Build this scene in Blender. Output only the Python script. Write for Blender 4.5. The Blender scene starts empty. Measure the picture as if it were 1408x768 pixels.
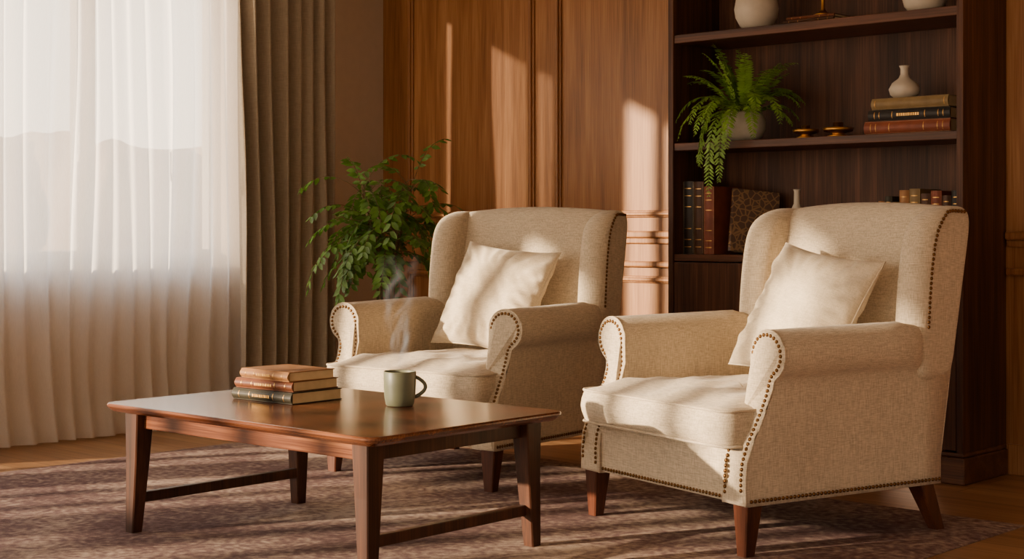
import bpy, bmesh, math, random
from mathutils import Vector, Matrix, noise
random.seed(7)
sc = bpy.context.scene
PI = math.pi

# ------------------------------------------------------------------ materials
def srgb(r, g, b):
    f = lambda c: (c/255/12.92) if c/255 <= .04045 else ((c/255+.055)/1.055)**2.4
    return (f(r), f(g), f(b), 1)

def newmat(name):
    m = bpy.data.materials.new(name); m.use_nodes = True
    nt = m.node_tree
    return m, nt, nt.nodes['Principled BSDF']

def N(nt, t, **kw):
    n = nt.nodes.new(t)
    for k, v in kw.items():
        if k in n.inputs: n.inputs[k].default_value = v
        else: setattr(n, k, v)
    return n

def ramp(nt, fac, stops):
    r = nt.nodes.new('ShaderNodeValToRGB')
    while len(r.color_ramp.elements) < len(stops): r.color_ramp.elements.new(.5)
    for e, (p, c) in zip(r.color_ramp.elements, stops):
        e.position = p; e.color = c
    nt.links.new(fac, r.inputs['Fac'])
    return r

def stretched(nt, scale, nscale=1.0, detail=5, dist=0.0, rot=(0, 0, 0)):
    tc = nt.nodes.new('ShaderNodeTexCoord')
    mp = nt.nodes.new('ShaderNodeMapping')
    mp.inputs['Scale'].default_value = scale
    mp.inputs['Rotation'].default_value = rot
    nt.links.new(tc.outputs['Object'], mp.inputs['Vector'])
    no = N(nt, 'ShaderNodeTexNoise', Scale=nscale, Detail=detail, Distortion=dist)
    nt.links.new(mp.outputs['Vector'], no.inputs['Vector'])
    return no

def bump(nt, b, h, strength=.3, dist=.002):
    bp = N(nt, 'ShaderNodeBump', Strength=strength, Distance=dist)
    nt.links.new(h, bp.inputs['Height']); nt.links.new(bp.outputs['Normal'], b.inputs['Normal'])
    return bp

def plain(name, col, rough=.5, metal=0, var=.12, spec=.5):
    m, nt, b = newmat(name)
    no = stretched(nt, (6, 6, 6), 3.0, 6)
    d = tuple(c*(1-var) for c in col[:3])+(1,); l = tuple(min(1, c*(1+var)) for c in col[:3])+(1,)
    r = ramp(nt, no.outputs['Fac'], [(.3, d), (.7, l)])
    nt.links.new(r.outputs['Color'], b.inputs['Base Color'])
    b.inputs['Roughness'].default_value = rough; b.inputs['Metallic'].default_value = metal
    b.inputs['Specular IOR Level'].default_value = spec
    return m

def wood(name, dark, mid, light, axis=2, rough=.4, sc_=1.0, coat=0.0, bstr=.15, spec=.3):
    m, nt, b = newmat(name)
    s1 = [16*sc_]*3; s1[axis] = .8*sc_
    s2 = [170*sc_]*3; s2[axis] = 3.5*sc_
    s3 = [3*sc_]*3; s3[axis] = .3*sc_
    n1 = stretched(nt, s1, 1.0, 6, .5)
    n2 = stretched(nt, s2, 1.0, 3, .2)
    n3 = stretched(nt, s3, 1.0, 2, .3)
    mx = N(nt, 'ShaderNodeMath', operation='MULTIPLY_ADD'); mx.inputs[1].default_value = .8
    nt.links.new(n2.outputs['Fac'], mx.inputs[0]); nt.links.new(n1.outputs['Fac'], mx.inputs[2])
    mx2 = N(nt, 'ShaderNodeMath', operation='MULTIPLY_ADD'); mx2.inputs[1].default_value = .4
    nt.links.new(n3.outputs['Fac'], mx2.inputs[0]); nt.links.new(mx.outputs[0], mx2.inputs[2])
    mrr = N(nt, 'ShaderNodeMapRange'); mrr.inputs[1].default_value = .76; mrr.inputs[2].default_value = 1.44
    nt.links.new(mx2.outputs[0], mrr.inputs[0])
    r = ramp(nt, mrr.outputs[0], [(0, dark), (.5, mid), (1.0, light)])
    nt.links.new(r.outputs['Color'], b.inputs['Base Color'])
    b.inputs['Roughness'].default_value = rough
    b.inputs['Specular IOR Level'].default_value = spec
    b.inputs['Coat Weight'].default_value = coat
    b.inputs['Coat Roughness'].default_value = .15
    bump(nt, b, n2.outputs['Fac'], bstr, .001)
    return m

def fabric(name, col, var=.13, bstr=.5, sheen=.2, fs=1.0):
    m, nt, b = newmat(name)
    a = stretched(nt, (26*fs, 26*fs, 330*fs), 1.0, 3)
    c = stretched(nt, (330*fs, 330*fs, 26*fs), 1.0, 3)
    big = stretched(nt, (5, 5, 5), 1.0, 3)
    ad = N(nt, 'ShaderNodeMath', operation='ADD')
    nt.links.new(a.outputs['Fac'], ad.inputs[0]); nt.links.new(c.outputs['Fac'], ad.inputs[1])
    ad2 = N(nt, 'ShaderNodeMath', operation='MULTIPLY_ADD'); ad2.inputs[1].default_value = .2
    nt.links.new(big.outputs['Fac'], ad2.inputs[0]); nt.links.new(ad.outputs[0], ad2.inputs[2])
    d = tuple(x*(1-var*1.6) for x in col[:3])+(1,); l = tuple(min(1, x*(1+var)) for x in col[:3])+(1,)
    r = ramp(nt, ad2.outputs[0], [(.0, d), (1, l)])
    mr = N(nt, 'ShaderNodeMapRange'); mr.inputs[1].default_value = .85; mr.inputs[2].default_value = 1.35
    nt.links.new(ad2.outputs[0], mr.inputs[0]); nt.links.new(mr.outputs[0], r.inputs['Fac'])
    nt.links.new(r.outputs['Color'], b.inputs['Base Color'])
    b.inputs['Roughness'].default_value = .95
    b.inputs['Specular IOR Level'].default_value = .1
    b.inputs['Sheen Weight'].default_value = sheen
    bump(nt, b, ad.outputs[0], bstr, .002)
    return m

M_linen = fabric('linen_cream', srgb(198, 181, 155), var=.20, bstr=.65, fs=1.35)
M_pillow = fabric('linen_pillow', srgb(208, 191, 163), var=.13, bstr=.45, fs=1.5)
M_drape = fabric('drape_taupe', srgb(158, 144, 124), var=.10, bstr=.25)
M_oak = wood('oak_panel', srgb(108, 68, 36), srgb(147, 99, 58), srgb(176, 127, 80), 2, .42, 1.0, .06)
M_walnut = wood('walnut_dark', srgb(40, 23, 15), srgb(72, 44, 29), srgb(104, 66, 44), 2, .5, 1.0, .0, spec=.2)
M_walnut_h = wood('walnut_dark_h', srgb(44, 25, 16), srgb(78, 47, 31), srgb(110, 69, 46), 0, .45, 1.0, .04, spec=.25)
M_table = wood('table_walnut', srgb(42, 20, 10), srgb(90, 48, 27), srgb(142, 88, 52), 0, .26, .9, .35, spec=.4)
M_tleg = wood('table_leg_walnut', srgb(32, 16, 9), srgb(58, 31, 18), srgb(84, 48, 28), 2, .45, 1.0, .04, spec=.25)
M_leg = wood('chair_leg_wood', srgb(40, 19, 11), srgb(68, 34, 20), srgb(92, 49, 29), 2, .4, 1.5, .1)
M_plaster = plain('plaster_warm', srgb(198, 180, 158), .9, 0, .03, .2)
M_ceil = plain('ceiling_white', srgb(225, 216, 202), .9, 0, .02, .2)
M_frame = plain('window_frame_white', srgb(205, 192, 174), .5, 0, .03)
M_brass = plain('brass', srgb(176, 128, 62), .32, 1, .15)
M_nail = plain('antique_brass_nail', srgb(112, 80, 46), .38, 1, .2)
M_ceramic = plain('ceramic_offwhite', srgb(188, 174, 154), .6, 0, .08)
M_stone = plain('pot_stone', srgb(170, 160, 144), .8, 0, .15)
M_mug = plain('mug_sage', srgb(104, 106, 84), .4, 0, .08)
M_coffee = plain('coffee', srgb(40, 20, 10), .1, 0, .1)
M_pages = plain('book_pages', srgb(204, 178, 136), .9, 0, .12)
M_gold = plain('gold_foil', srgb(196, 150, 84), .4, 1, .1)
M_soil = plain('soil', srgb(50, 36, 26), 1, 0, .3)
M_stem = plain('plant_stem', srgb(98, 82, 48), .8, 0, .2)
M_darkpot = plain('pot_dark', srgb(70, 58, 48), .6, 0, .15)
def leafmat(name, c):
    m, nt, b = newmat(name)
    no = stretched(nt, (14, 14, 14), 1, 3)
    r = ramp(nt, no.outputs['Fac'], [(.3, tuple(x*.55 for x in c[:3])+(1,)), (.7, tuple(x*1.3 for x in c[:3])+(1,))])
    nt.links.new(r.outputs['Color'], b.inputs['Base Color'])
    b.inputs['Roughness'].default_value = .5
    tr = nt.nodes.new('ShaderNodeBsdfTranslucent'); nt.links.new(r.outputs['Color'], tr.inputs['Color'])
    mx = N(nt, 'ShaderNodeMixShader'); mx.inputs[0].default_value = .35
    nt.links.new(b.outputs[0], mx.inputs[1]); nt.links.new(tr.outputs[0], mx.inputs[2])
    nt.links.new(mx.outputs[0], nt.nodes['Material Output'].inputs['Surface'])
    return m
M_fern = leafmat('fern_green', srgb(126, 162, 52))
M_leaf = leafmat('leaf_green', srgb(96, 136, 50))
def cover(name, c, r=.55): return plain(name, c, r, 0, .2, .35)
C_green = cover('cover_darkgreen', srgb(46, 42, 30)); C_brown = cover('cover_brown', srgb(104, 58, 34))
C_tan = cover('cover_tan', srgb(144, 100, 58)); C_black = cover('cover_black', srgb(40, 36, 34))
C_red = cover('cover_oxblood', srgb(116, 58, 36)); C_choc = cover('cover_chocolate', srgb(70, 44, 28))
C_olive = cover('cover_olive', srgb(122, 100, 64))
m, nt, b = newmat('cover_tooled_leather'); C_orn = m
vo = N(nt, 'ShaderNodeTexVoronoi', Scale=34.0, feature='DISTANCE_TO_EDGE'); tc = N(nt, 'ShaderNodeTexCoord'); nt.links.new(tc.outputs['Object'], vo.inputs['Vector'])
r = ramp(nt, vo.outputs['Distance'], [(.04, srgb(122, 90, 54)), (.12, srgb(72, 46, 30))]); nt.links.new(r.outputs[0], b.inputs['Base Color']); b.inputs['Roughness'].default_value = .5

# sheer
m, nt, b = newmat('sheer_fabric'); M_sheer = m
nt.nodes.remove(b)
df = N(nt, 'ShaderNodeBsdfDiffuse'); df.inputs[0].default_value = (.86, .81, .75, 1)
tl = N(nt, 'ShaderNodeBsdfTranslucent'); tl.inputs[0].default_value = (.93, .88, .82, 1)
tp = N(nt, 'ShaderNodeBsdfTransparent'); tp.inputs[0].default_value = (1, .97, .93, 1)
m1 = N(nt, 'ShaderNodeMixShader'); m1.inputs[0].default_value = .58
nt.links.new(df.outputs[0], m1.inputs[1]); nt.links.new(tl.outputs[0], m1.inputs[2])
m2 = N(nt, 'ShaderNodeMixShader')
th = stretched(nt, (900, 900, 30), 1, 2)
mr = N(nt, 'ShaderNodeMapRange'); mr.inputs[3].default_value = .06; mr.inputs[4].default_value = .32
nt.links.new(th.outputs['Fac'], mr.inputs[0]); nt.links.new(mr.outputs[0], m2.inputs[0])
nt.links.new(m1.outputs[0], m2.inputs[1]); nt.links.new(tp.outputs[0], m2.inputs[2])
nt.links.new(m2.outputs[0], nt.nodes['Material Output'].inputs['Surface'])

# floor planks
m, nt, b = newmat('floor_oak_planks'); M_floor = m
tc = N(nt, 'ShaderNodeTexCoord'); mp = N(nt, 'ShaderNodeMapping'); mp.inputs['Rotation'].default_value = (0, 0, 0)
nt.links.new(tc.outputs['Object'], mp.inputs['Vector'])
br = N(nt, 'ShaderNodeTexBrick', Scale=1.0); br.inputs['Brick Width'].default_value = 1.6; br.inputs['Row Height'].default_value = .14
br.inputs['Mortar Size'].default_value = .002; br.inputs['Color1'].default_value = srgb(168, 128, 88); br.inputs['Color2'].default_value = srgb(146, 106, 70)
br.inputs['Mortar'].default_value = srgb(60, 38, 22)
nt.links.new(mp.outputs[0], br.inputs['Vector'])
gr = stretched(nt, (1.2, 22, 22), 1, 5, .8)
gr2 = ramp(nt, gr.outputs['Fac'], [(.3, (.62, .6, .58, 1)), (.7, (1.05, 1.05, 1.05, 1))])
mm = N(nt, 'ShaderNodeMixRGB', blend_type='MULTIPLY'); mm.inputs[0].default_value = 1
nt.links.new(br.outputs['Color'], mm.inputs[1]); nt.links.new(gr2.outputs[0], mm.inputs[2])
nt.links.new(mm.outputs[0], b.inputs['Base Color']); b.inputs['Roughness'].default_value = .38
# rug: faded medallion lattice
m, nt, b = newmat('rug_wool'); M_rug = m
n1 = stretched(nt, (1, 1, 1), 1.5, 6, .4); n2 = stretched(nt, (1, 1, 1), 34, 10, .2); n3 = stretched(nt, (1, 1, 1), 190, 3)
vo = N(nt, 'ShaderNodeTexVoronoi', Scale=3.6, feature='F1'); vo.inputs['Randomness'].default_value = .25; tc = N(nt, 'ShaderNodeTexCoord')
nt.links.new(tc.outputs['Object'], vo.inputs['Vector'])
wvm = N(nt, 'ShaderNodeMath', operation='MULTIPLY'); wvm.inputs[1].default_value = 52
wv = N(nt, 'ShaderNodeMath', operation='SINE')
nt.links.new(vo.outputs['Distance'], wvm.inputs[0]); nt.links.new(wvm.outputs[0], wv.inputs[0])
a1 = N(nt, 'ShaderNodeMath', operation='MULTIPLY_ADD'); a1.inputs[1].default_value = .9
nt.links.new(n2.outputs['Fac'], a1.inputs[0]); nt.links.new(n1.outputs['Fac'], a1.inputs[2])
a2 = N(nt, 'ShaderNodeMath', operation='MULTIPLY_ADD'); a2.inputs[1].default_value = .05
nt.links.new(wv.outputs[0], a2.inputs[0]); nt.links.new(a1.outputs[0], a2.inputs[2])
mrr = N(nt, 'ShaderNodeMapRange'); mrr.inputs[1].default_value = .68; mrr.inputs[2].default_value = 1.22
nt.links.new(a2.outputs[0], mrr.inputs[0])
r = ramp(nt, mrr.outputs[0], [(.0, srgb(90, 68, 68)), (.4, srgb(116, 94, 90)), (.7, srgb(146, 126, 115)), (1, srgb(172, 152, 136))])
sp = ramp(nt, n3.outputs['Fac'], [(.3, (.78, .78, .78, 1)), (.7, (1.1, 1.1, 1.1, 1))])
mm = N(nt, 'ShaderNodeMixRGB', blend_type='MULTIPLY'); mm.inputs[0].default_value = 1
nt.links.new(r.outputs[0], mm.inputs[1]); nt.links.new(sp.outputs[0], mm.inputs[2])
nt.links.new(mm.outputs[0], b.inputs['Base Color']); b.inputs['Roughness'].default_value = 1; b.inputs['Specular IOR Level'].default_value = .1
bump(nt, b, n3.outputs['Fac'], .4, .003)
# steam: glows by emission, standing in for the light it would catch
m, nt, b = newmat('steam'); M_steam_glow = m; nt.nodes.remove(b)
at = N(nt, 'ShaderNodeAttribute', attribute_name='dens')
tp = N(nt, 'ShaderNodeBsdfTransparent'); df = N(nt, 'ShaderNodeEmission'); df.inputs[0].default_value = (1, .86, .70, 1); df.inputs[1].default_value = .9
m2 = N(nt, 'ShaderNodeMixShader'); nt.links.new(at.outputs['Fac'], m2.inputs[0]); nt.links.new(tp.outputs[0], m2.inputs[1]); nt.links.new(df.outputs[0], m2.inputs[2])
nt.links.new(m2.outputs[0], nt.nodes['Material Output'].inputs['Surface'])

# ------------------------------------------------------------------ mesh builder
class MB:
    def __init__(s): s.v = []; s.f = []; s.m = []; s.s = []; s.mats = []
    def add(s, vs, fs, mat, M=None, smooth=False):
        if mat not in s.mats: s.mats.append(mat)
        mi = s.mats.index(mat); o = len(s.v)
        for v in vs:
            v = Vector(v); s.v.append(tuple(M @ v) if M is not None else tuple(v))
        for f in fs:
            s.f.append([i+o for i in f]); s.m.append(mi); s.s.append(smooth)
    def box(s, x0, x1, y0, y1, z0, z1, mat, M=None, bev=0, seg=2):
        bm = bmesh.new(); bmesh.ops.create_cube(bm, size=1)
        for v in bm.verts: v.co = Vector(((x0+x1)/2+v.co.x*(x1-x0), (y0+y1)/2+v.co.y*(y1-y0), (z0+z1)/2+v.co.z*(z1-z0)))
        if bev: bmesh.ops.bevel(bm, geom=bm.edges[:], offset=bev, segments=seg, profile=.5, affect='EDGES')
        bm.verts.index_update()
        s.add([v.co.copy() for v in bm.verts], [[v.index for v in f.verts] for f in bm.faces], mat, M)
        bm.free()
    def rings(s, rs, mat, M=None, cap0=True, cap1=True, smooth=True):
        n = len(rs[0]); vs = [p for r in rs for p in r]; fs = []
        for i in range(len(rs)-1):
            for j in range(n):
                k = (j+1) % n; fs.append((i*n+j, i*n+k, (i+1)*n+k, (i+1)*n+j))
        if cap0: fs.append(tuple(reversed(range(n))))
        if cap1: fs.append(tuple((len(rs)-1)*n+j for j in range(n)))
        s.add(vs, fs, mat, M, smooth)
    def lathe(s, prof, mat, M=None, seg=32):
        s.rings([[(r*math.cos(2*PI*j/seg), r*math.sin(2*PI*j/seg), z) for j in range(seg)] for r, z in prof], mat, M)
    def tube(s, path, r, mat, M=None, seg=8, closed=False):
        path = [Vector(p) for p in path]; n = len(path); rs = []
        for i, p in enumerate(path):
            if closed: t = path[(i+1) % n]-path[i-1]
            else: t = path[min(i+1, n-1)]-path[max(i-1, 0)]
            t.normalize(); up = Vector((0, 0, 1)) if abs(t.z) < .9 else Vector((0, 1, 0))
            a = t.cross(up).normalized(); b_ = a.cross(t)
            rr = r[i] if isinstance(r, (list, tuple)) else r
            rs.append([p+a*rr*math.cos(2*PI*j/seg)+b_*rr*math.sin(2*PI*j/seg) for j in range(seg)])
        if closed: rs.append(rs[0]); s.rings(rs, mat, M, False, False)
        else: s.rings(rs, mat, M)
    def build(s, name, parent=None, matrix=None, recalc=True):
        me = bpy.data.meshes.new(name); me.from_pydata(s.v, [], s.f)
        for mt in s.mats: me.materials.append(mt)
        me.polygons.foreach_set('material_index', s.m); me.polygons.foreach_set('use_smooth', s.s)
        if recalc:
            bm = bmesh.new(); bm.from_mesh(me); bmesh.ops.recalc_face_normals(bm, faces=bm.faces[:]); bm.to_mesh(me); bm.free()
        me.update()
        ob = bpy.data.objects.new(name, me); sc.collection.objects.link(ob)
        if matrix is not None: ob.matrix_world = matrix
        if parent: ob.parent = parent
        return ob

def empty(name, M):
    e = bpy.data.objects.new(name, None); sc.collection.objects.link(e); e.matrix_world = M; e.empty_display_size = .1
    return e
T = Matrix.Translation
def RZ(a): return Matrix.Rotation(math.radians(a), 4, 'Z')
def RX(a): return Matrix.Rotation(math.radians(a), 4, 'X')
def RY(a): return Matrix.Rotation(math.radians(a), 4, 'Y')

def resample(path, step):
    path = [Vector(p) for p in path]; out = [path[0].copy()]; acc = 0
    for a, b_ in zip(path, path[1:]):
        L = (b_-a).length
        if L < 1e-9: continue
        d = step-acc
        while d <= L: out.append(a+(b_-a)*(d/L)); d += step
        acc = L-(d-step)
    return out

# ------------------------------------------------------------------ camera
cam = bpy.data.cameras.new('camera'); co = bpy.data.objects.new('camera', cam); sc.collection.objects.link(co)
co.location = (0, 0, 1.05); co.rotation_euler = (PI/2, 0, 0)
cam.sensor_width = 36; cam.lens = 36*2100/1408; cam.shift_y = -72/1408; cam.clip_end = 300
sc.camera = co

# ------------------------------------------------------------------ room (local: x=s along back wall, -y=q)
ROOM = T((-.776, 9.20, 0)) @ RZ(-43)
H = 2.98
b = MB(); b.box(-.3, 9, -12, .3, -.1, 0, M_floor); b.build('floor', matrix=ROOM)
b = MB(); b.box(-.3, 9, -12, .3, H, H+.1, M_ceil); b.build('ceiling', matrix=ROOM)
b = MB(); b.box(0, 9, 0, .25, 0, H, M_oak); b.build('wall_back', matrix=ROOM)
# window wall: after the first, windows are unseen, placed and sized to shape sunlight
wins = [(1.15, 3.35, .86, 2.62), (3.95, 5.35, .12, 2.70), (5.75, 7.7, .12, 2.16), (8.1, 11.2, .12, 2.86)]
b = MB()
prev = -.25
for q0, q1, z0, z1 in wins:
    b.box(-.22, 0, -q0, -prev, 0, H, M_plaster)
    b.box(-.22, 0, -q1, -q0, z1, H, M_plaster); b.box(-.22, 0, -q1, -q0, 0, z0, M_plaster)
    prev = q1
b.box(-.22, 0, -12, -prev, 0, H, M_plaster)
b.build('wall_left', matrix=ROOM)
for i, (q0, q1, z0, z1) in enumerate(wins):
    b = MB(); X0, X1 = -.15, -.08
    def fr(a0, a1, c0, c1): b.box(X0, X1, -a1, -a0, c0, c1, M_frame, bev=.006)
    fr(q0, q0+.06, z0, z1); fr(q1-.06, q1, z0, z1); fr(q0, q1, z0, z0+.07); fr(q0, q1, z1-.07, z1)
    nm = {0: 0, 1: 1, 2: 2, 3: 3}[i]
    muls = [1.97] if i == 0 else [q0+(q1-q0)*k/(nm+1) for k in range(1, nm+1)]
    hw = {0: .055, 1: .035, 2: .045, 3: .075}[i]  # last unseen window has thick mullions to break sunlight into patches
    for mq in muls: fr(mq-hw, mq+hw, z0, z1)
    if i == 0:
        fr(2.75, 2.83, z0, z1)
        b.box(-.08, -.05, -2.03, -2.005, 1.38, 1.42, M_frame, bev=.004); b.box(-.06, -.045, -2.03, -2.005, 1.40, 1.53, M_frame, bev=.004)
    elif i >= 2:
        fr(q0, q1, 1.12, 1.22)
    b.box(-.22, .03, -q1-.03, -q0+.03, z0-.035, z0, M_frame, bev=.006)
    b.build('window_%d' % (i+1), matrix=ROOM)

# back wall trim
b = MB()
def frame(x0, x1, z0, z1, w=.036):
    for (dw, dp) in ((w, .014), (w*.5, .03)):
        o = (w-dw)/2
        b.box(x0+o, x0+o+dw, -dp, 0, z0+o, z1-o, M_oak, bev=.005); b.box(x1-o-dw, x1-o, -dp, 0, z0+o, z1-o, M_oak, bev=.005)
        b.box(x0+o, x1-o, -dp, 0, z0+o, z0+o+dw, M_oak, bev=.005); b.box(x0+o, x1-o, -dp, 0, z1-o-dw, z1-o, M_oak, bev=.005)
pan = [(.235, 1.235), (1.395, 2.43), (4.13, 5.2), (5.36, 6.4), (6.56, 7.6), (7.76, 8.8)]
for x0, x1 in pan:
    frame(x0, x1, 1.10, 2.78); frame(x0, x1, .19, .80)
b.build('trim_1', matrix=ROOM)
b = MB()
for x0, x1 in ((0, 2.44), (3.95, 9)):
    b.box(x0, x1, -.036, 0, .995, 1.03, M_oak, bev=.008); b.box(x0, x1, -.02, 0, .965, .995, M_oak, bev=.006)
    b.box(x0, x1, -.028, 0, .845, .875, M_oak, bev=.008)
b.build('trim_2', matrix=ROOM)
b = MB()
for x0, x1 in ((0, 2.44), (3.95, 9)):
    b.box(x0, x1, -.02, 0, 0, .13, M_oak, bev=.005)
b.build('baseboard_back', matrix=ROOM)
b = MB()
b.box(0, .018, -3.9, -.02, 0, .11, M_frame, bev=.004)
b.build('baseboard_left', matrix=ROOM)

# rug
def rug():
    b = MB(); nx, ny = 60, 80
    x0, x1, y0, y1 = .8, 4.5, -6.2, -1.05
    vs = []; fs = []
    for i in range(nx+1):
        for j in range(ny+1):
            x = x0+(x1-x0)*i/nx; y = y0+(y1-y0)*j/ny
            w = .008*noise.noise(Vector((x*2, y*2, 0)))
            ex = w if i in (0, nx) else 0; ey = w if j in (0, ny) else 0
            z = .011 if 0 < i < nx and 0 < j < ny else .004
            vs.append((x+ex, y+ey, z))
    for i in range(nx):
        for j in range(ny):
            a = i*(ny+1)+j; fs.append((a, a+ny+1, a+ny+2, a+1))
    b.add(vs, fs, M_rug, None, True)
    b.box(x0, x1, y0, y1, .0005, .004, M_rug)
    b.build('area_rug', matrix=ROOM)
rug()

# curtains
def curtain(name, q0, q1, xc, amp, period, mat, z1=2.75, flare=.0, thick=False, ph=0.0):
    n = int((q1-q0)/period*14); nz = 30; vs = []; fs = []
    for i in range(n+1):
        t = i/n; q = q0+(q1-q0)*t
        for k in range(nz+1):
            h = k/nz; z = .012+(z1-.012)*h
            wob = .55*period*noise.noise(Vector((q*3.1+ph, z*.5, 1.7)))
            a = 2*PI*(q+wob)/period
            am = amp*(.75+.7*noise.noise(Vector((q*5+ph, z*.35, 0))))*(1-.25*h)
            fl = flare*max(0, 1-h*6)**2
            x = xc+am*(math.sin(a)+.25*math.sin(2*a+.7))+fl*(1+.6*noise.noise(Vector((q*9, 0, 4))))
            vs.append((x, -(q+.25*am*math.cos(a)), z))
    for i in range(n):
        for k in range(nz):
            a = i*(nz+1)+k; fs.append((a, a+nz+1, a+nz+2, a+1))
    b = MB(); b.add(vs, fs, mat, None, True)
    o = b.build(name, matrix=ROOM, recalc=False)
    if thick:
        sm = o.modifiers.new('s', 'SOLIDIFY'); sm.thickness = .004
    return o
curtain('sheer_curtain', .78, 3.36, .135, .030, .115, M_sheer, flare=.05)
curtain('drape_curtain', .64, 1.27, .29, .05, .098, M_drape, thick=True)
b = MB(); b.tube([(.25, -.5, 2.77), (.25, -3.5, 2.77)], .014, M_brass)
for qq in (.55, 3.45): b.box(0, .26, -qq-.01, -qq+.01, 2.76, 2.78, M_brass)
b.build('curtain_rod', matrix=ROOM)

# ------------------------------------------------------------------ bookcase
BX0, BX1, BD = 2.445, 3.945, .40
b = MB()
tk = .03
b.box(BX0, BX0+tk, -BD, -.005, .0, 2.75, M_walnut, bev=.003)
b.box(BX1-tk, BX1, -BD, -.005, .0, 2.75, M_walnut, bev=.003)
b.box(BX0+tk, BX1-tk, -.025, -.006, .05, 2.72, M_walnut)
for z, t in ((.922, .032), (1.446, .036), (1.957, .04), (2.45, .036)):
    b.box(BX0+tk, BX1-tk, -BD+.008, -.025, z-t, z, M_walnut_h, bev=.003)
b.box(BX0-.01, BX1+.012, -BD-.015, -.005, 2.72, 2.80, M_walnut_h, bev=.005)
b.box(BX0-.012, BX1+.014, -BD-.018, -.005, .001, .11, M_walnut_h, bev=.006)
b.box(BX0-.006, BX1+.008, -BD-.009, -.005, .11, .128, M_walnut_h, bev=.006)
w = (BX1-BX0-2*tk)/2
for i in range(2):
    x0 = BX0+tk+i*w+.003; x1 = x0+w-.006
    b.box(x0, x1, -BD+.004, -BD+.03, .135, .885, M_walnut, bev=.003)
    kx = x1-.03 if i == 0 else x0+.03
    b.lathe([(.0005, 0), (.006, .0), (.006, .012), (.012, .018), (.012, .024), (.0005, .028)], M_brass, T((kx, -BD+.004, .62)) @ RX(90), 12)
b.build('bookcase', matrix=ROOM)

# ------------------------------------------------------------------ books
def book(b, L, W, th, cov, M, bands=(.12, .3, .7, .88), title=True, raised=False):
    """spine along x at y=0, thickness z, fore edge at y=W"""
    c = .0028
    b.box(0, L, .003, W, 0, c, cov, M, bev=.001, seg=1); b.box(0, L, .003, W, th-c, th, cov, M, bev=.001, seg=1)
    n = 8
    rings = []
    for x in (0, L):
        ring = [(x, .006, 0)]+[(x, .006-.011*math.sin(PI*k/n), th*(k/n)) for k in range(n+1)]+[(x, .006, th)]
        rings.append(ring)
    b.rings(rings, cov, M, smooth=False)
    b.box(.004, L-.004, .004, W-.005, c, th-c, M_pages, M)
    for t in bands:
        x0 = L*t; rg = []
        e = .0007
        for x in (x0-.0016, x0+.0016):
            rg.append([(x, .004, .001)]+[(x, .006-(.011+e)*math.sin(PI*k/n), th*(.02+.96*k/n)) for k in range(n+1)]+[(x, .004, th-.001)])
        b.rings(rg, M_gold, M, smooth=False)
    if title:
        x = L*.36
        while x < L*.64:
            ww = random.uniform(.004, .009)
            b.box(x, x+ww, -.0062, -.0045, th*.38, th*.62, M_gold, M); x += ww+.0035
e = MB()
stack = [(.305, .235, .039, C_green, 0, 0, 0), (.285, .22, .035, C_brown, 2, .008, .006), (.262, .205, .033, C_tan, -3, .03, .012)]
z = 0
for L, W, th, cv, a, ox, oy in stack:
    book(e, L, W, th, cv, T((ox, oy, z)) @ RZ(a)); z += th+.0006
TZ = .440
BK = e.build('book_stack', matrix=T((-.975, 5.33, TZ+.0125)) @ RZ(-40))

# ------------------------------------------------------------------ coffee table
def table():
    A = -41.5
    E = empty('coffee_table', T((-.612, 5.10, .0115)) @ RZ(A))
    hx, hy, rad = .672, .435, .045
    def outline(o, z):
        pts = []
        for cx, cy, a0 in ((hx-rad, hy-rad, 0), (-hx+rad, hy-rad, 90), (-hx+rad, -hy+rad, 180), (hx-rad, -hy+rad, 270)):
            for k in range(9):
                a = math.radians(a0+k*90/8); r = rad-o
                pts.append((cx+r*math.cos(a), cy+r*math.sin(a), z))
        return pts
    b = MB()
    prof = [(.026, TZ-.030), (.010, TZ-.020), (.0, TZ-.010), (0, TZ-.005), (.004, TZ-.001), (.007, TZ)]
    b.rings([outline(o, z) for o, z in prof], M_table, smooth=False)
    b.build('tabletop', E)
    lx, ly = .568, .352
    b = MB()
    b.box(-lx, lx, -ly-.006, -ly+.016, TZ-.085, TZ-.03, M_table, bev=.002); b.box(-lx, lx, ly-.016, ly+.006, TZ-.085, TZ-.03, M_table, bev=.002)
    b.box(-lx-.006, -lx+.016, -ly, ly, TZ-.085, TZ-.03, M_tleg, bev=.002); b.box(lx-.016, lx+.006, -ly, ly, TZ-.085, TZ-.03, M_tleg, bev=.002)
    b.build('apron', E)
    b = MB()
    for sx in (-1, 1): b.box(sx*lx-.013, sx*lx+.013, -ly, ly, .10, .135, M_tleg, bev=.003)
    b.build('stretchers', E)
    for i, (sx, sy) in enumerate(((-1, -1), (1, -1), (1, 1), (-1, 1))):
        b = MB(); rs = []
        for z, h, o in ((0, .021, .014), (.02, .022, .013), (.25, .03, .004), (TZ-.03, .036, 0)):
            cx = sx*(lx+o); cy = sy*(ly+o); c = .004
            rs.append([(cx+a, cy+d, z) for a, d in ((-h+c, -h), (h-c, -h), (h, -h+c), (h, h-c), (h-c, h), (-h+c, h), (-h, h-c), (-h, -h+c))])
        b.rings(rs, M_tleg, smooth=False); b.build('leg_%d' % (i+1), E)
table()

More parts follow.
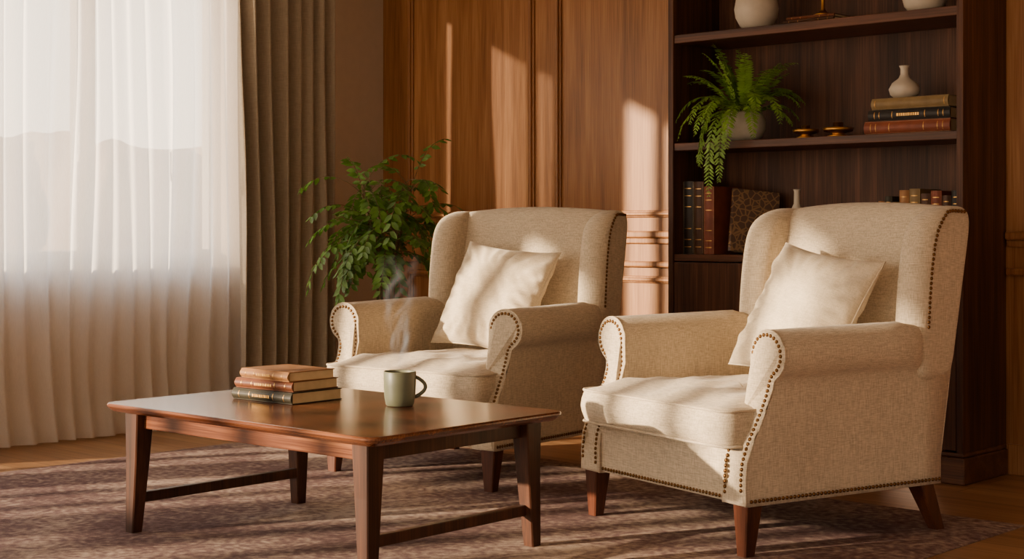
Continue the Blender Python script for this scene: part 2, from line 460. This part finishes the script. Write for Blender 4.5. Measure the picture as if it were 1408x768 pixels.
# mug
E = empty('coffee_mug', T((-.376, 5.12, TZ+.0125)) @ RZ(8))
b = MB()
b.lathe([(.0005, 0), (.043, 0), (.047, .004), (.0515, .03), (.054, .07), (.0545, .113), (.053, .1155), (.051, .113), (.0505, .07), (.048, .012), (.0005, .010)], M_mug, seg=48)
pth = [(.05+.036*math.sin(PI*k/14)**.8, 0, .096-.068*k/14) for k in range(15)]
b.tube(pth, .0065, M_mug, seg=10); b.build('body', E)
b = MB(); b.lathe([(.0005, .090), (.0500, .090), (.0500, .092), (.0005, .092)], M_coffee, seg=40); b.build('coffee', E)
# steam
def steam():
    nu, nv = 80, 170
    for s_, ang in ((0, 0), (1, 70)):
        vs = []; fs = []; de = []
        W = .19; Hh = .40
        for j in range(nv+1):
            v = j/nv
            for i in range(nu+1):
                u = i/nu*2-1
                x = u*W/2; yy = .02*math.sin(v*7+u*2+s_)
                vs.append((x, yy, .105+v*Hh))
                d = 0
                for k in range(8):
                    c = (.12+.5*v)*math.sin(v*(4+.9*k)+k*1.9+s_*2)+.22*noise.noise(Vector((v*4, k*3.1, s_)))
                    wd = .05+.10*v+.02*math.sin(v*9+k)
                    d += (.5+.5*math.sin(v*8+k*2.2))*math.exp(-((u-c)/wd)**2)
                nz = .6+.7*noise.noise(Vector((u*3, v*5+s_*5, 1)))
                env = min(1, v*8)*(1-v)**.6*max(0, 1-u*u)
                de.append(max(0, min(1, d*nz*env*(.30 if s_ == 0 else .08))))
        for j in range(nv):
            for i in range(nu):
                a = j*(nu+1)+i; fs.append((a, a+1, a+nu+2, a+nu+1))
        b = MB(); b.add(vs, fs, M_steam_glow, None, True)
        o = b.build('steam_%d' % (s_+1), E, None, False)
        o.rotation_euler = (0, 0, math.radians(ang))
        at = o.data.attributes.new('dens', 'FLOAT', 'POINT'); at.data.foreach_set('value', de)
steam()

# ------------------------------------------------------------------ wing chair
def sstep(a, b_, x):
    t = max(0, min(1, (x-a)/(b_-a))); return t*t*(3-2*t)
def yfront(z): return -.028+.115*sstep(.26, .56, z)
def yout(z): return .855+max(0, z-.28)*.18
def nailmesh(b, pts, nrm, r=.0068, step=.0165):
    for p in resample(pts, step):
        n = Vector(nrm(p)).normalized(); q = n.to_track_quat('Z', 'Y').to_matrix().to_4x4()
        b.rings([[(rr*math.cos(2*PI*j/8), rr*math.sin(2*PI*j/8), h) for j in range(8)] for rr, h in ((r, -.001), (r*.85, r*.4), (r*.35, r*.66))], M_nail, T(p) @ q)

def chair(M):
    E = empty('wingback_armchair', M)
    # base
    b = MB()
    b.box(-.44, .44, -.014, .845, .165, .335, M_linen, bev=.012, seg=3)
    b.box(-.36, .36, .0, .74, .33, .345, M_linen)
    b.build('seat_base', E)
    # arms
    prof = [(.34, .162)]+[(.34, .2+.05*k) for k in range(8)]
    cx, cz, r = .424, .632, .081
    for k in range(0, 22):
        a = math.radians(188-k*(188+62)/21); prof.append((cx+r*math.cos(a), cz+r*math.sin(a)))
    prof += [(.454, .548), (.451, .525), (.45, .50)]+[(.45, .45-.05*k) for k in range(6)]+[(.45, .162)]
    n = len(prof)
    cen = []
    for i in range(n):
        p0 = Vector(prof[i-1]); p1 = Vector(prof[(i+1) % n]); t = (p1-p0).normalized(); cen.append(Vector((t.y, -t.x)))  # inward (clockwise)
    def off(o): return [(prof[i][0]+cen[i].x*o, prof[i][1]+cen[i].y*o) for i in range(n)]
    for sx, nm in ((1, 'arm_right'), (-1, 'arm_left')):
        b = MB(); rs = []
        for o, dy in ((.012, -.0005), (.005, .003), (.001, .010), (0, .02)):
            rs.append([(sx*x, yfront(z)+dy, z) for x, z in off(o)])
        for y in (.16, .3, .45, .58, .66):
            f = (y-.1)/.6
            rs.append([(sx*x, y, z+(.008*f if z > .5 else 0)) for x, z in prof])
        for y, xm, zm in ((.69, .498, .715), (.715, .488, .71), (.735, .475, .70), (.75, .462, .69), (.762, .453, .68)):
            rs.append([(sx*min(x, .45+(x-.45)*(xm-.45)/.055 if x > .45 else x), y, min(z, zm)) for x, z in prof])
        rs.append([(sx*min(x, .450), yout(min(z, .66))-.006, min(z, .66)) for x, z in prof])
        b.rings(rs, M_linen, cap0=True, cap1=True)
        o_ = b.build(nm, E)
        for p in o_.data.polygons:
            if len(p.vertices) > 4: p.use_smooth = False
        b = MB()
        ins = off(.016)
        path = [(sx*x, yfront(z)-.001, z) for x, z in ins]
        nailmesh(b, path[1:-1], lambda p: (0, -1, .1))
        nailmesh(b, [(sx*.4505, .0, .178), (sx*.4505, .85, .178)], lambda p: (sx, 0, 0))
        if sx == 1: nailmesh(b, [(-.33, -.0145, .18), (.33, -.0145, .18)], lambda p: (0, -1, 0))
        wp = []
        for z, yf in ((.70, .705), (.8, .712), (.9, .722), (.98, .736), (1.03, .752), (1.065, .775)):
            wp.append((sx*.4715, yf+.062, z))
        wp += [(sx*.468, .865, 1.092), (sx*.461, .90, 1.095), (sx*.455, .97, 1.092)]
        nailmesh(b, wp, lambda p: (sx, 0, .15))
        b.build('nailheads_'+nm[4:], E)
        b = MB(); b.tube([(sx*x, yfront(z)+.006, z) for x, z in off(.002)], .0042, M_linen, seg=6); 
        b.build('welt_'+nm[4:], E)
    # back
    b = MB(); rs = []
    NB = 12
    def sect(z, y0, y1, hx, ins, arch):
        pts = []
        y0 += ins; y1 -= ins*.7; hx -= ins
        xs = [-hx+2*hx*k/NB for k in range(NB+1)]
        for x in xs: pts.append((x, y0-.022*(1-(x/.4)**2)*max(0, 1-ins*20), z+arch*(1-(x/.36)**2)))
        for x in reversed(xs): pts.append((x, y1, z+arch*(1-(x/.36)**2)))
        return pts
    def yin(z): return .755+max(0, z-.48)*.24
    for z, ins, ar in ((.17, 0, 0), (.3, 0, 0), (.45, 0, 0), (.6, 0, 0), (.75, 0, .002), (.9, 0, .006), (1.0, 0, .012), (1.06, .0, .016), (1.085, .006, .018), (1.103, .018, .018), (1.112, .036, .018)):
        y0 = yin(z) if z > .34 else .80
        y1 = yout(z)
        rs.append(sect(z, y0, y1, .435 if z < .7 else .41, ins, ar))
    b.rings(rs, M_linen); o_ = b.build('backrest', E)
    # wings
    for sx, nm in ((1, 'wing_right'), (-1, 'wing_left')):
        b = MB(); rs = []
        for z, yf, ins in ((.5, .71, 0), (.6, .705, 0), (.7, .703, 0), (.78, .708, 0), (.86, .716, 0), (.94, .727, 0), (1.0, .74, .0), (1.04, .757, .001), (1.07, .782, .004), (1.092, .812, .012), (1.106, .84, .026), (1.113, .86, .042)):
            yb = yout(z)+.004; xc = .408; rr = .064; pts = []
            for k in range(15):
                a = math.radians(180+180*k/14); pts.append((xc+rr*math.cos(a), yf+.062+rr*math.sin(a)))
            for k in range(1, 6): pts.append((.472-.018*k/5, yf+.062+(yb-yf-.062-.012)*k/5))
            pts += [(.45, yb-.003), (.44, yb), (.40, yb), (.36, yb), (.352, yb-.004), (.35, yb-.015)]
            for k in range(4, 0, -1): pts.append((.344+.006*k/5, yf+.062+(yb-yf-.062-.012)*k/5))
            o = []
            cxx, cyy = .405, (max(yf, .76)+yb)/2
            hxx = .06; hyy = (yb-yf)/2
            for x, y in pts:
                o.append((sx*(cxx+(x-cxx)*(1-ins/hxx)), cyy+(y-cyy)*(1-ins/max(hyy, .05)*.9), z))
            rs.append(o)
        b.rings(rs, M_linen); o_ = b.build(nm, E)
        m_ = o_.modifiers.new('sub', 'SUBSURF'); m_.levels = 1; m_.render_levels = 1
    # cushion
    out = []
    def arc(cx, cy, r, a0, a1, k=8):
        for i in range(k+1):
            a = math.radians(a0+(a1-a0)*i/k); out.append((cx+r*math.cos(a), cy+r*math.sin(a)))
    w1, w2 = .405, .338; f0, f1, bk = -.062, .085, .735
    arc(w1-.04, f0+.04, .04, -90, 0); arc(w1-.025, f1-.025, .025, 0, 80)
    arc(w2-.05, bk-.05, .05, 0, 90); arc(-w2+.05, bk-.05, .05, 90, 180)
    arc(-w1+.025, f1-.025, .025, 100, 180); arc(-w1+.04, f0+.04, .04, 180, 270)
    P = [Vector((x, y, 0)) for x, y in out]; P.append(P[0].copy()); P = resample(P, .012)
    n = len(P); c = Vector((0, .32, 0))
    z0, z1 = .338, .466
    rs = []
    def ring(ins, z, wr=0):
        o = []
        for p in P:
            d = p-c; q = c+d*(1-ins/ d.length) if d.length > ins else c.copy()
            w_ = .010*noise.noise(Vector((q.x*7, q.y*7, z*9)))*wr+.004*noise.noise(Vector((q.x*22, q.y*16, z*9)))*wr
            o.append((q.x, q.y, z+w_))
        return o
    for ins, z, wr in ((.25, z0, 0), (.03, z0, 0), (.008, z0+.006, 0), (0, z0+.02, .3), (-.010, z0+.045, .5), (-.014, (z0+z1)/2, .6), (-.010, z1-.04, .5), (-.001, z1-.015, .3), (.003, z1-.006, 0)):
        rs.append(ring(ins, z, wr))
    b = MB()
    for k in range(1, 22):
        f = k/21; rr = []
        zc = z1-.006+.05*(1-(1-f)**2.6)
        for p in P:
            d = p-c; q = c+d*(1-.01)*(1-f*.995)
            w_ = (.016*noise.noise(Vector((q.x*5+3, q.y*5, 2)))+.010*noise.noise(Vector((q.x*14, q.y*9, 2))))*min(1, f*5)
            rr.append((q.x, q.y, zc+w_))
        rs.append(rr)
    b.rings(rs, M_linen)
    for z in (z0+.008, z1-.008):
        b.tube([(p.x*1.004, c.y+(p.y-c.y)*1.004, z) for p in P], .005, M_linen, seg=6, closed=True)
    b.build('seat_cushion', E)
    # legs
    for i, (x, y, x2, y2) in enumerate(((-.41, .02, -.41, .012), (.41, .02, .41, .012), (.40, .80, .415, .865), (-.40, .80, -.415, .865))):
        b = MB(); rs = []
        for z, h, t in ((0, .021, 1), (.16, .034, .0), (.175, .034, 0)):
            X = x+(x2-x)*t; Y = y+(y2-y)*t; cc = .004
            rs.append([(X+a, Y+d, z) for a, d in ((-h+cc, -h), (h-cc, -h), (h, -h+cc), (h, h-cc), (h-cc, h), (-h+cc, h), (-h, h-cc), (-h, -h+cc))])
        b.rings(rs, M_leg, smooth=False); b.build('leg_%d' % (i+1), E)
    return E
ML = T((-.427, 6.253, .0115)) @ RZ(-37) @ Matrix.Diagonal((1.03, .95, 1, 1))
MR = T((.511, 5.165, .0115)) @ RZ(-58)
chair(ML); chair(MR)

def pillow(M, S=.24, seed=0):
    b = MB(); n = 60
    for side in (1, -1):
        vs = []; fs = []
        for i in range(n+1):
            for j in range(n+1):
                u = -1+2*i/n; v = -1+2*j/n
                u = math.sin(u*PI/2); v = math.sin(v*PI/2)
                x = S*u*(1-.09*(1-v*v)); z = S*v*(1-.09*(1-u*u))
                t = .09*(max(0, (1-u*u)*(1-v*v)))**.42
                wr = .016*noise.noise(Vector((u*2.1+seed, v*2.1, side)))
                cr = noise.noise(Vector((u*5+v*4+seed, (v-u)*1.2, side*2)))
                wr += .008*(1-abs(cr)*3 if abs(cr) < .33 else 0)*(.4+.6*(1-v)/2)
                rad = math.atan2(v, u); ed = max(abs(u), abs(v))
                wr += .006*math.sin(rad*22+seed)*sstep(.45, .8, ed)*(1-sstep(.88, 1, ed))
                vs.append((x, side*(t+wr*min(1, t/.03)), z))
        for i in range(n):
            for j in range(n):
                a = i*(n+1)+j; fs.append((a, a+n+1, a+n+2, a+1))
        b.add(vs, fs, M_pillow, None, True)
    per = []
    for u in [k/20*2-1 for k in range(20)]: per.append((S*u*1.0, 0, -S*(1-.09*(1-u*u))))
    for v in [k/20*2-1 for k in range(20)]: per.append((S*(1-.09*(1-v*v)), 0, S*v))
    for u in [1-k/20*2 for k in range(20)]: per.append((S*u, 0, S*(1-.09*(1-u*u))))
    for v in [1-k/20*2 for k in range(20)]: per.append((-S*(1-.09*(1-v*v)), 0, S*v))
    b.tube(per, .0035, M_pillow, seg=6, closed=True)
    o = b.build('throw_pillow', None, M)
    return o
pillow(T((-.427, 6.253, .0115)) @ RZ(-37) @ T((.02, .56, .728)) @ RZ(3) @ RX(-27) @ RY(6), .25, 1)
pillow(MR @ T((.06, .585, .728)) @ RZ(4) @ RX(-27) @ RY(8), .25, 8)

# ------------------------------------------------------------------ shelf items
def at(s, q, z): return ROOM @ T((s, -q, z))
vase_round = [(.0005, 0), (.05, 0), (.075, .02), (.096, .06), (.102, .10), (.094, .145), (.068, .18), (.045, .197), (.04, .205), (.044, .215), (.036, .214), (.034, .2), (.0005, .17)]
b = MB(); b.lathe(vase_round, M_ceramic); b.build('ceramic_vase', matrix=at(2.85, .26, 1.9575))
small = [(.0005, 0), (.035, 0), (.052, .014), (.058, .034), (.045, .058), (.022, .075), (.015, .09), (.015, .112), (.02, .122), (.015, .121), (.012, .1), (.0005, .09)]
sv = MB(); sv.lathe(small, M_ceramic, Matrix.Diagonal((1.15, 1.15, 1.15, 1)))
sv.build('bud_vase', matrix=at(3.60, .25, 1.446+.156))
b = MB(); b.lathe([(.0005, 0), (.06, 0), (.085, .03), (.095, .07), (.095, .12), (.09, .13), (.08, .125), (.08, .05), (.0005, .03)], M_ceramic); b.build('ceramic_bowl', matrix=at(3.70, .26, 1.9575))
b = MB(); b.lathe([(.0005, 0), (.03, 0), (.032, .02), (.034, .16), (.03, .20), (.014, .235), (.013, .29), (.017, .30), (.012, .298), (.0005, .29)], M_ceramic); b.build('ceramic_bottle', matrix=at(3.03, .2, .9225))
b = MB()
book(b, .26, .19, .016, C_choc, T((0, 0, 0)), title=False); book(b, .24, .18, .015, C_brown, T((.012, .008, .0165)) @ RZ(2), title=False)
b.build('shelf_books', matrix=ROOM @ T((3.06, -.36, 1.9575)))
b = MB(); b.lathe([(.0005, 0), (.04, 0), (.042, .006), (.02, .014), (.009, .03), (.008, .1), (.012, .11), (.008, .12), (.008, .2), (.02, .215), (.022, .24), (.015, .24), (.0005, .22)], M_brass, seg=24)
b.lathe([(.0005, .22), (.011, .22), (.011, .36), (.0005, .364)], M_ceramic, seg=16)
b.build('brass_candlestick', matrix=at(3.21, .27, 1.9575+.0342))
for s_, nm in ((3.14, 0), (3.305, 1)):
    b = MB(); k = 1.1+.14*nm
    b.lathe([(.0005, 0), (.036*k, 0), (.038*k, .005), (.022*k, .012), (.022*k, .016), (.05*k, .024), (.056*k, .040), (.050*k, .040), (.03*k, .024), (.018*k, .026), (.018*k, .052*k), (.015*k, .052*k), (.0005, .03)], M_brass, seg=28)
    b.build('brass_candle_holder', matrix=at(s_, .30, 1.4465))
b = MB(); z = 0
for L, W, th, cv, a, ox in ((.40, .22, .056, C_red, 0, 0), (.375, .21, .048, C_black, 1.5, .02), (.36, .2, .048, C_olive, -1, .035)):
    book(b, L, W, th, cv, T((ox, 0, z)) @ RZ(a), bands=(.08, .14, .3, .7, .86, .92) if cv != C_olive else (.05, .95), title=(cv == C_black)); z += th+.0005
b.build('shelf_books.001', matrix=ROOM @ T((3.46, -.345, 1.4465)))
Rm = Matrix(((0, 0, 1, 0), (0, 1, 0, 0), (1, 0, 0, 0), (0, 0, 0, 1)))
def upright(b, x, th, hgt, W, cv, q=.33, lean=0):
    book(b, hgt, W, th, cv, T((x, -q, 0)) @ RY(lean) @ Rm, title=False, bands=(.1, .2, .35, .65, .8, .9))
b = MB(); x = BX0+tk+.004
for th, h, cv in ((.062, .345, C_black), (.055, .342, C_choc), (.058, .318, C_red)):
    upright(b, x, th, h, .2, cv); x += th+.002
book(b, .30, .22, .035, C_orn, T((x+.045, -.28, .012)) @ RZ(-46) @ RX(-6) @ RY(-12) @ Rm, title=False)
b.build('shelf_books.002', matrix=ROOM @ T((0, 0, .9225)))
b = MB(); x = 3.50
for th, h, cv in ((.03, .24, C_tan), (.035, .26, C_green), (.03, .235, C_olive), (.045, .285, C_tan), (.05, .29, C_olive), (.045, .27, C_choc), (.05, .28, C_red), (.04, .26, C_choc), (.045, .28, C_black)):
    upright(b, x, th, h, .19, cv, .3); x += th+.002
b.build('shelf_books.003', matrix=ROOM @ T((0, 0, .9225)))

# ------------------------------------------------------------------ plants
def frond(b, p, d, L, n, leaf, wid, mat, grav=.9, stemr=.0022, ovate=False, start=.12):
    p = Vector(p); d = Vector(d).normalized(); st = L/n; path = [p.copy()]
    for i in range(n):
        t = i/n
        d = (d+Vector((0, 0, -grav*st*(1+1.5*t)))).normalized(); p = p+d*st; path.append(p.copy())
        if t < start: continue
        side = d.cross(Vector((0, 0, 1)))
        if side.length < .05: side = d.cross(Vector((0, 1, 0)))
        side.normalize(); nrm = side.cross(d).normalized()
        tt = (t-start)/(1-start)
        l = leaf*(math.sin(PI*min(1, tt*.80+.17))**.7) if not ovate else leaf*(.75+.35*math.sin(PI*tt))
        for sg in (1, -1):
            if ovate and random.random() < .12: continue
            ld = (side*sg*random.uniform(.8, 1)+d*random.uniform(.35, .6)+nrm*random.uniform(-.25, .2)+Vector((0, 0, -.25 if ovate else -.1))).normalized()
            wn = ld.cross(nrm).normalized()*wid*(l/leaf if leaf else 1)
            dr = Vector((0, 0, -l*.15))
            a = p+d*random.uniform(-.3, .3)*st
            v = [a, a+ld*l*.3+wn*.8, a+ld*l*.62+wn*.75+dr*.5, a+ld*l+dr, a+ld*l*.62-wn*.75+dr*.5, a+ld*l*.3-wn*.8, a+ld*l*.5-nrm*wid*.35+dr*.2]
            b.add(v, [(0, 1, 6), (1, 2, 6), (2, 3, 6), (3, 4, 6), (4, 5, 6), (5, 0, 6)], mat, None, True)
    b.tube(path, [stemr*(1-.7*i/n) for i in range(n+1)], M_stem if ovate else mat, seg=5)

E = empty('potted_fern', at(2.80, .29, 1.4465))
b = MB(); b.lathe([(.0005, 0), (.06, 0), (.085, .02), (.1, .055), (.102, .09), (.09, .125), (.078, .135), (.07, .133), (.078, .11), (.0005, .11)], M_stone, seg=36)
b.lathe([(.0005, .118), (.082, .118), (.0005, .122)], M_soil, seg=20)
b.build('pot', E)
b = MB(); random.seed(21)
for i in range(40):
    az = 2*PI*i*.618+random.uniform(-.2, .2)
    el = random.uniform(.55, 1.4); L = random.uniform(.30, .43)
    dx, dy = math.cos(az)*math.cos(el), math.sin(az)*math.cos(el)
    if dy > 0.1: dy *= .3; L *= .8
    frond(b, (.03*math.cos(az), .03*math.sin(az), .115), (dx, dy, math.sin(el)), L, 26, .040, .0075, M_fern, grav=4.6 if el < 1.0 else 2.4)
for az, L in ((-1.75, .52), (-1.5, .46), (-2.2, .38), (-2.6, .36)):
    frond(b, (.03*math.cos(az), .03*math.sin(az), .115), (math.cos(az), math.sin(az), .9), L, 30, .042, .008, M_fern, grav=9)
b.build('fronds', E)

E = empty('potted_plant', T((-.65, 7.87, 0)))
b = MB(); b.lathe([(.0005, .001), (.13, .001), (.15, .02), (.175, .2), (.185, .34), (.18, .35), (.165, .345), (.16, .30), (.0005, .30)], M_darkpot, seg=40)
b.lathe([(.0005, .31), (.165, .31), (.0005, .315)], M_soil, seg=24); b.build('pot', E)
b = MB(); random.seed(5)
tips = []
for i in range(7):
    a = 2*PI*i/7; p0 = Vector((.03*math.cos(a), .03*math.sin(a), .30))
    p1 = Vector((.05*math.cos(a+.5), .05*math.sin(a+.5), .86+.06*random.random())); p2 = Vector((.13*math.cos(a), .13*math.sin(a), 1.10+.18*random.random()))
    pts = [p0.lerp(p1, k/6) for k in range(7)]+[p1.lerp(p2, k/5) for k in range(1, 6)]
    b.tube(pts, [.008-.0004*k for k in range(len(pts))], M_stem, seg=6); tips += [p1, p1.lerp(p2, .5), p2]
b.build('stems', E)
b = MB()
for i in range(92):
    p = random.choice(tips); az = random.uniform(0, 2*PI); el = random.uniform(.05, 1.3); L = random.uniform(.28, .48)
    frond(b, p, (math.cos(az)*math.cos(el), math.sin(az)*math.cos(el), math.sin(el)), L, 11, .056, .0165, M_leaf, grav=random.uniform(2.2, 4.5), stemr=.0025, ovate=True, start=.2)
b.build('foliage', E)

# ------------------------------------------------------------------ exterior
M_ext = plain('garden_ground', srgb(210, 190, 160), 1, 0, .1, .1)
M_tree = plain('distant_trees_hazed', srgb(190, 164, 136), 1, 0, .1, .1)  # pale tree colour carries painted distance haze
b = MB(); b.box(-60, -.5, -60, 60, -.6, -.5, M_ext); b.build('ground_outside', matrix=ROOM)
b = MB(); vs = []; fs = []; n = 160
for i in range(n+1):
    x = -16+17.5*i/n; h = 2.3+.35*noise.noise(Vector((x*.5, 0, 0)))+.2*noise.noise(Vector((x*2.3, 4, 0)))
    y = 21+1.2*noise.noise(Vector((x*.8, 3, 0)))
    for k in range(9):
        f = k/8; vs.append((x, y+.5*noise.noise(Vector((x*2, f*5, 1)))+f*.6, -.6+(h+.6)*f))
for i in range(n):
    for k in range(8): a = i*9+k; fs.append((a, a+9, a+10, a+1))
b.add(vs, fs, M_tree, None, True); b.build('distant_treeline', recalc=False)

# ------------------------------------------------------------------ lights
sd = Vector((.93, .368, -.20)).normalized()
sl = bpy.data.lights.new('sun', 'SUN'); sl.energy = 18; sl.color = (1, .77, .52); sl.angle = math.radians(1.0)
so = bpy.data.objects.new('sun', sl); sc.collection.objects.link(so); so.rotation_euler = sd.to_track_quat('-Z', 'Y').to_euler()
w = bpy.data.worlds.new('sky'); sc.world = w; w.use_nodes = True; nt = w.node_tree
bg = nt.nodes['Background']
tc = N(nt, 'ShaderNodeTexCoord'); sx = N(nt, 'ShaderNodeSeparateXYZ'); nt.links.new(tc.outputs['Generated'], sx.inputs[0])
r = ramp(nt, sx.outputs['Z'], [(0, (1, .81, .60, 1)), (.25, (1, .91, .78, 1)), (.7, (.82, .89, 1, 1))])
nt.links.new(r.outputs[0], bg.inputs['Color'])
dt = N(nt, 'ShaderNodeVectorMath', operation='DOT_PRODUCT'); dt.inputs[1].default_value = (-.85, .5, .1)
nt.links.new(tc.outputs['Generated'], dt.inputs[0])
mr = N(nt, 'ShaderNodeMapRange', interpolation_type='SMOOTHSTEP'); mr.inputs[1].default_value = -.6; mr.inputs[2].default_value = .7; mr.inputs[3].default_value = .36; mr.inputs[4].default_value = 7.0
nt.links.new(dt.outputs['Value'], mr.inputs[0]); nt.links.new(mr.outputs[0], bg.inputs['Strength'])
